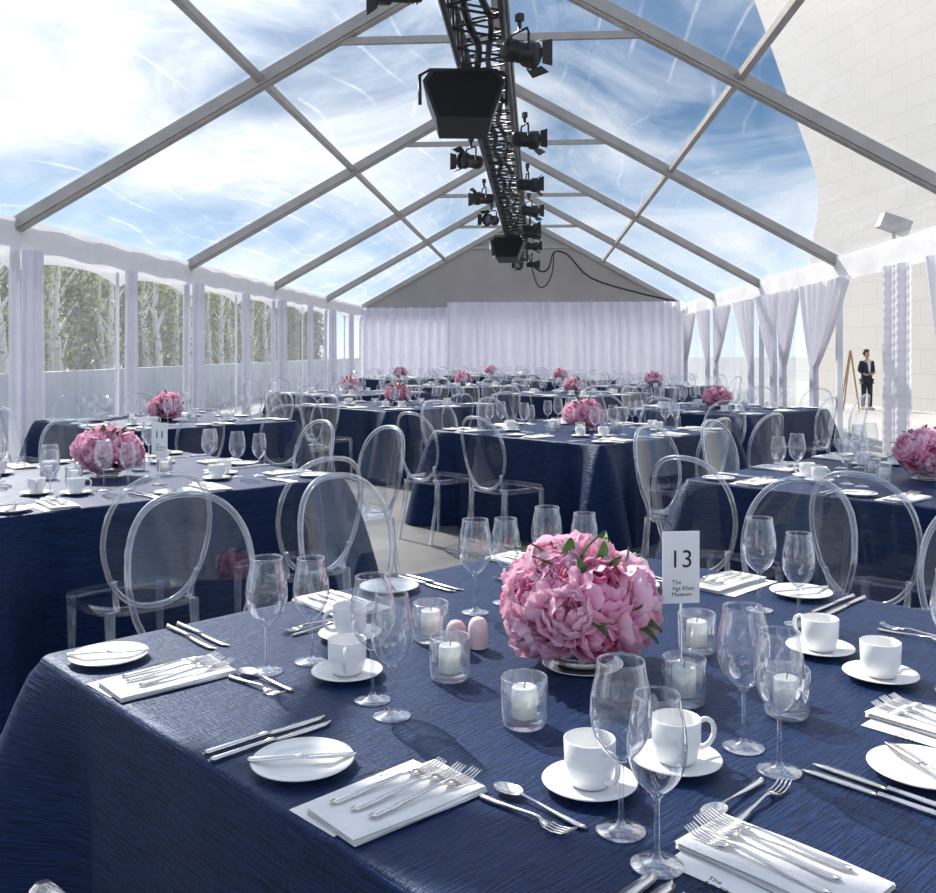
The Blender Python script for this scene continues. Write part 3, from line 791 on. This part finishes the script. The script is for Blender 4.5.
obj('lamp_head', M().box((0, 0, 3.95), (.5, .25, .26), ALU, Matrix.Rotation(.35, 3, 'Y')), parent=e)

def leaves(n, fn, mat, smin=.06, smax=.13, seed=0):
    rnd = random.Random(seed); vs = []; fs = []
    for i in range(n):
        p = fn(rnd)
        u = Vector((rnd.gauss(0, 1), rnd.gauss(0, 1), rnd.gauss(0, 1))).normalized(); v = u.orthogonal().normalized(); s = rnd.uniform(smin, smax)
        o = len(vs); vs += [p+u*s, p+v*s*.5, p-u*s, p-v*s*.5]; fs.append((o, o+1, o+2, o+3))
    return M().add(vs, fs, mat, False)
def tree(x, y, seed, h):
    rnd = random.Random(seed)
    e = obj('tree', None, (x, y, -.36), (0, 0, 0), label='slender white-barked birch tree outside the marquee', category='tree', group='birch trees outside')
    t = M().tube(spline([(0, 0, 0), (.08*sin(seed), .03, h*.35), (-.06, .05*cos(seed), h*.7), (0, 0, h)], 4), .1, BARKW, 8, radii=[.13-.09*i/12 for i in range(13)])
    for i in range(8):
        z = h*rnd.uniform(.15, .8); a = rnd.random()*6.28; L = rnd.uniform(.25, .5)
        t.tube([(0, 0, z), (L*.5*cos(a), L*.5*sin(a), z+L*.9), (L*cos(a), L*sin(a), z+L*1.6)], .03, BARKW, 5, radii=[.045, .03, .01])
    obj('trunk', t, parent=e)
    def fn(r):
        z = r.uniform(.35, 1.0); R = .62*sin(min(1, z)*pi*.8)**.5; a = r.random()*6.28; q = R*sqrt(r.random()); return Vector((q*cos(a), q*sin(a), z*h))
    obj('foliage', leaves(260, fn, TREEL, .04, .09, seed), parent=e)
for i in range(24):
    tree(-11.6-(i % 2)*1.0+random.uniform(-.1, .1), 8+i*1.45, i, 3.9+random.random()*.4)
obj('hedge', leaves(26000, lambda r: Vector((r.uniform(-15.2, -14.0), r.uniform(2, 62), -.3+r.random()**.8*(4.6+.3*sin(r.random()*9)))), HEDGE, .1, .26, 5), label='tall dense olive-grey hedge beyond the birch trees', category='hedge', kind='stuff')
obj('blue_grey_block', M().box((-10.3, 30, .30), (.3, 56, 1.3), BAND), label='low blue-grey band outside the marquee', category='wall')  # plain low box forming the blue-grey band behind the left panels
x, y = W(10.95, 27.2)
m = M()
for a, b in (((0, 0, 0), (.32, .1, 1.75)), ((.55, 0, 0), (.34, .1, 1.75)), ((.25, .5, 0), (.33, .1, 1.7))): m.tube([a, b], .025, WOOD, 8)
obj('wooden_easel', m, (x-.3, y, -.36), label='leaning light wooden tripod easel', category='easel')

# ------------------------------------------------------------ person
def skin(name, pts, edges, rad, mat, parent, label=None, sub=2):
    me = bpy.data.meshes.new(name); me.from_pydata(pts, edges, []); me.materials.append(mat)
    o = bpy.data.objects.new(name, me); col.objects.link(o)
    o.modifiers.new('skin', 'SKIN'); s = o.modifiers.new('sub', 'SUBSURF'); s.levels = s.render_levels = sub
    for i, r in enumerate(rad):
        sv = me.skin_vertices[0].data[i]; sv.radius = r if isinstance(r, tuple) else (r, r); sv.use_root = (i == 0)
    dg = bpy.context.evaluated_depsgraph_get(); dg.update()
    m2 = bpy.data.meshes.new_from_object(o.evaluated_get(dg)); bpy.data.objects.remove(o)
    for p in m2.polygons: p.use_smooth = True
    m2.materials.clear(); m2.materials.append(mat)
    q = obj(name, m2, parent=parent, label=label); return q
x, y = W(11.75, 28.0)
pe = obj('person', None, (x, y, -.355), (0, 0, PSI+.15), label='person standing in dark suit, pale shirt, hands near waist', category='person')
bp_ = [(0, 0, .93), (0, 0, 1.1), (0, 0, 1.28), (0, 0, 1.43), (0, 0, 1.5), (0, -.01, 1.58), (0, -.015, 1.66), (0, -.01, 1.73),
      (.17, 0, 1.41), (.22, .03, 1.16), (.12, -.17, 1.06), (.05, -.22, 1.07), (-.17, 0, 1.41), (-.22, .03, 1.16), (-.13, -.16, 1.04), (-.04, -.2, 1.05),
      (.09, 0, .86), (.11, 0, .48), (.12, .02, .09), (.12, -.12, .035), (-.09, 0, .86), (-.10, -.02, .48), (-.12, .0, .09), (-.12, -.14, .035)]
be = [(0, 1), (1, 2), (2, 3), (3, 4), (4, 5), (5, 6), (6, 7), (3, 8), (8, 9), (9, 10), (10, 11), (3, 12), (12, 13), (13, 14), (14, 15), (0, 16), (16, 17), (17, 18), (18, 19), (0, 20), (20, 21), (21, 22), (22, 23)]
br = [(.14, .1), (.13, .09), (.15, .1), (.11, .08), .05, (.065, .075), (.075, .09), (.055, .07), .05, .04, .03, .028, .05, .04, .03, .028, .08, .055, .04, .035, .08, .055, .04, .035]
skin('body', bp_, be, br, SKIN, pe)
jk = bp_[0:4]+[bp_[8], (.225, .03, 1.16), (.145, -.13, 1.07), bp_[12], (-.225, .03, 1.16), (-.15, -.12, 1.06)]+[(0, 0, .80)]
skin('jacket', jk, [(0, 1), (1, 2), (2, 3), (3, 4), (4, 5), (5, 6), (3, 7), (7, 8), (8, 9), (0, 10)], [(.18, .13), (.165, .12), (.185, .13), (.13, .10), .068, .057, .045, .068, .057, .045, (.18, .13)], SUIT, pe, 'dark suit jacket')
tp = [(0, 0, .92), (.09, 0, .84), (.11, 0, .48), (.12, .02, .07), (-.09, 0, .84), (-.10, -.02, .48), (-.12, 0, .07)]
skin('trousers', tp, [(0, 1), (1, 2), (2, 3), (0, 4), (4, 5), (5, 6)], [(.15, .11), .1, .075, .06, .1, .075, .06], SUIT, pe, 'dark suit trousers')
obj('shirt', M().grid(lambda u, v: ((u-.5)*.13*(.35+.65*v), -.148-.02*sin(u*pi)+.05*v*v, 1.10+.38*v), 6, 8, SHIRT), parent=pe, label='pale blue shirt front')
for sx, yy in ((.12, 0), (-.12, -.02)):
    obj('shoe', M().grid(lambda u, v: (sx+.048*sin(u*pi*2)*sin(pi*v)**.5, yy-.05+.15*cos(pi*v), .04+.035*cos(u*2*pi)*sin(pi*v)**.5), 14, 10, SHOE), parent=pe)
skin('hair', [(0, .02, 1.70), (0, -.01, 1.78), (0, .05, 1.64)], [(0, 1), (0, 2)], [(.085, .085), (.06, .06), (.06, .045)], HAIR, pe, 'short dark hair')
for sx in (.028, -.028):
    obj('eye', M().lathe([(0, .008), (.008, 0), (0, -.008)], INK, 8, (sx, -.098, 1.67)), parent=pe)
obj('nose', M().lathe([(.012, 0), (.008, .02), (0, .035)], SKIN, 8, (0, -.105, 1.635)), parent=pe)
obj('mouth', M().box((0, -.095, 1.612), (.045, .01, .008), LIPS), parent=pe)
for s in (-1, 1):
    hx, hy, hz = (.05, -.22, 1.07) if s > 0 else (-.04, -.2, 1.05)
    h = M()
    for i in range(4):
        x0 = hx-s*.018; z0 = hz+.024-i*.016; L = (.055, .062, .058, .045)[i]
        h.tube([(x0, hy, z0), (x0-s*L*.5, hy-.02, z0-.002), (x0-s*L*.8, hy-.008, z0-.006)], .008, SKIN, 6)
    h.tube([(hx, hy-.015, hz+.015), (hx-s*.012, hy-.035, hz+.04), (hx-s*.028, hy-.038, hz+.052)], .009, SKIN, 6)
    obj('hand_fingers', h, parent=pe)

# ------------------------------------------------------------ world, sun, camera
az = radians(-32)-PSI; el = radians(40)
sd = Vector((sin(az)*cos(el), cos(az)*cos(el), sin(el)))
w = bpy.data.worlds.new('sky'); sc.world = w; w.use_nodes = True; nt = w.node_tree; nt.nodes.clear()
out = nt.nodes.new('ShaderNodeOutputWorld'); bg = nt.nodes.new('ShaderNodeBackground'); nt.links.new(bg.outputs[0], out.inputs[0])
tc = nt.nodes.new('ShaderNodeTexCoord'); sp = nt.nodes.new('ShaderNodeSeparateXYZ'); nt.links.new(tc.outputs['Generated'], sp.inputs[0])
r = ramp(nt, sp.outputs[2], [(0, (.66, .75, .84)), (.10, (.27, .42, .60)), (.24, (.065, .155, .295)), (1, (.045, .115, .28))])
mp = nt.nodes.new('ShaderNodeMapping'); mp.inputs['Scale'].default_value = (1.7, 1.7, 4.0); mp.inputs['Rotation'].default_value = (.3, .2, .5); nt.links.new(tc.outputs['Generated'], mp.inputs[0])
n = nd(nt, 'ShaderNodeTexNoise', Scale=1.9, Detail=9.0, Roughness=.56, Distortion=.7); nt.links.new(mp.outputs[0], n.inputs[0])
cr = ramp(nt, n.outputs[0], [(.42, 0.), (.52, .35), (.68, 1.0)])
mx = nt.nodes.new('ShaderNodeMixRGB'); nt.links.new(cr.outputs[0], mx.inputs[0]); nt.links.new(r.outputs[0], mx.inputs[1]); mx.inputs[2].default_value = (.70, .725, .76, 1)
dt = nd(nt, 'ShaderNodeVectorMath', operation='DOT_PRODUCT'); nt.links.new(tc.outputs['Generated'], dt.inputs[0]); dt.inputs[1].default_value = sd
cl = nd(nt, 'ShaderNodeMath', operation='MAXIMUM'); nt.links.new(dt.outputs['Value'], cl.inputs[0]); cl.inputs[1].default_value = 0
p1 = nd(nt, 'ShaderNodeMath', operation='POWER'); nt.links.new(cl.outputs[0], p1.inputs[0]); p1.inputs[1].default_value = 10
p2 = nd(nt, 'ShaderNodeMath', operation='POWER'); nt.links.new(cl.outputs[0], p2.inputs[0]); p2.inputs[1].default_value = 60
a1 = nd(nt, 'ShaderNodeMath', operation='MULTIPLY_ADD'); nt.links.new(p2.outputs[0], a1.inputs[0]); a1.inputs[1].default_value = 1.5
m1 = nd(nt, 'ShaderNodeMath', operation='MULTIPLY'); nt.links.new(p1.outputs[0], m1.inputs[0]); m1.inputs[1].default_value = .68
nt.links.new(m1.outputs[0], a1.inputs[2])
ad = nt.nodes.new('ShaderNodeMixRGB'); ad.blend_type = 'ADD'; ad.inputs[0].default_value = 1
nt.links.new(mx.outputs[0], ad.inputs[1]); nt.links.new(a1.outputs[0], ad.inputs[2])
nt.links.new(ad.outputs[0], bg.inputs[0]); bg.inputs[1].default_value = 1.6
sl_ = bpy.data.lights.new('sun', 'SUN'); sl_.energy = 7.2; sl_.angle = radians(.6); sl_.color = (1, .94, .85)
so = bpy.data.objects.new('sun', sl_); col.objects.link(so); so.rotation_euler = sd.to_track_quat('Z', 'Y').to_euler()
cam = bpy.data.cameras.new('camera'); cam.sensor_width = 36; cam.lens = 36*950/936; cam.shift_y = -96.5/936; cam.clip_end = 500; cam.clip_start = .05
co = bpy.data.objects.new('camera', cam); col.objects.link(co); co.location = (0, 0, 1.41); co.rotation_euler = (pi/2, 0, PSI)
sc.camera = co
sc.view_settings.view_transform = 'Standard'
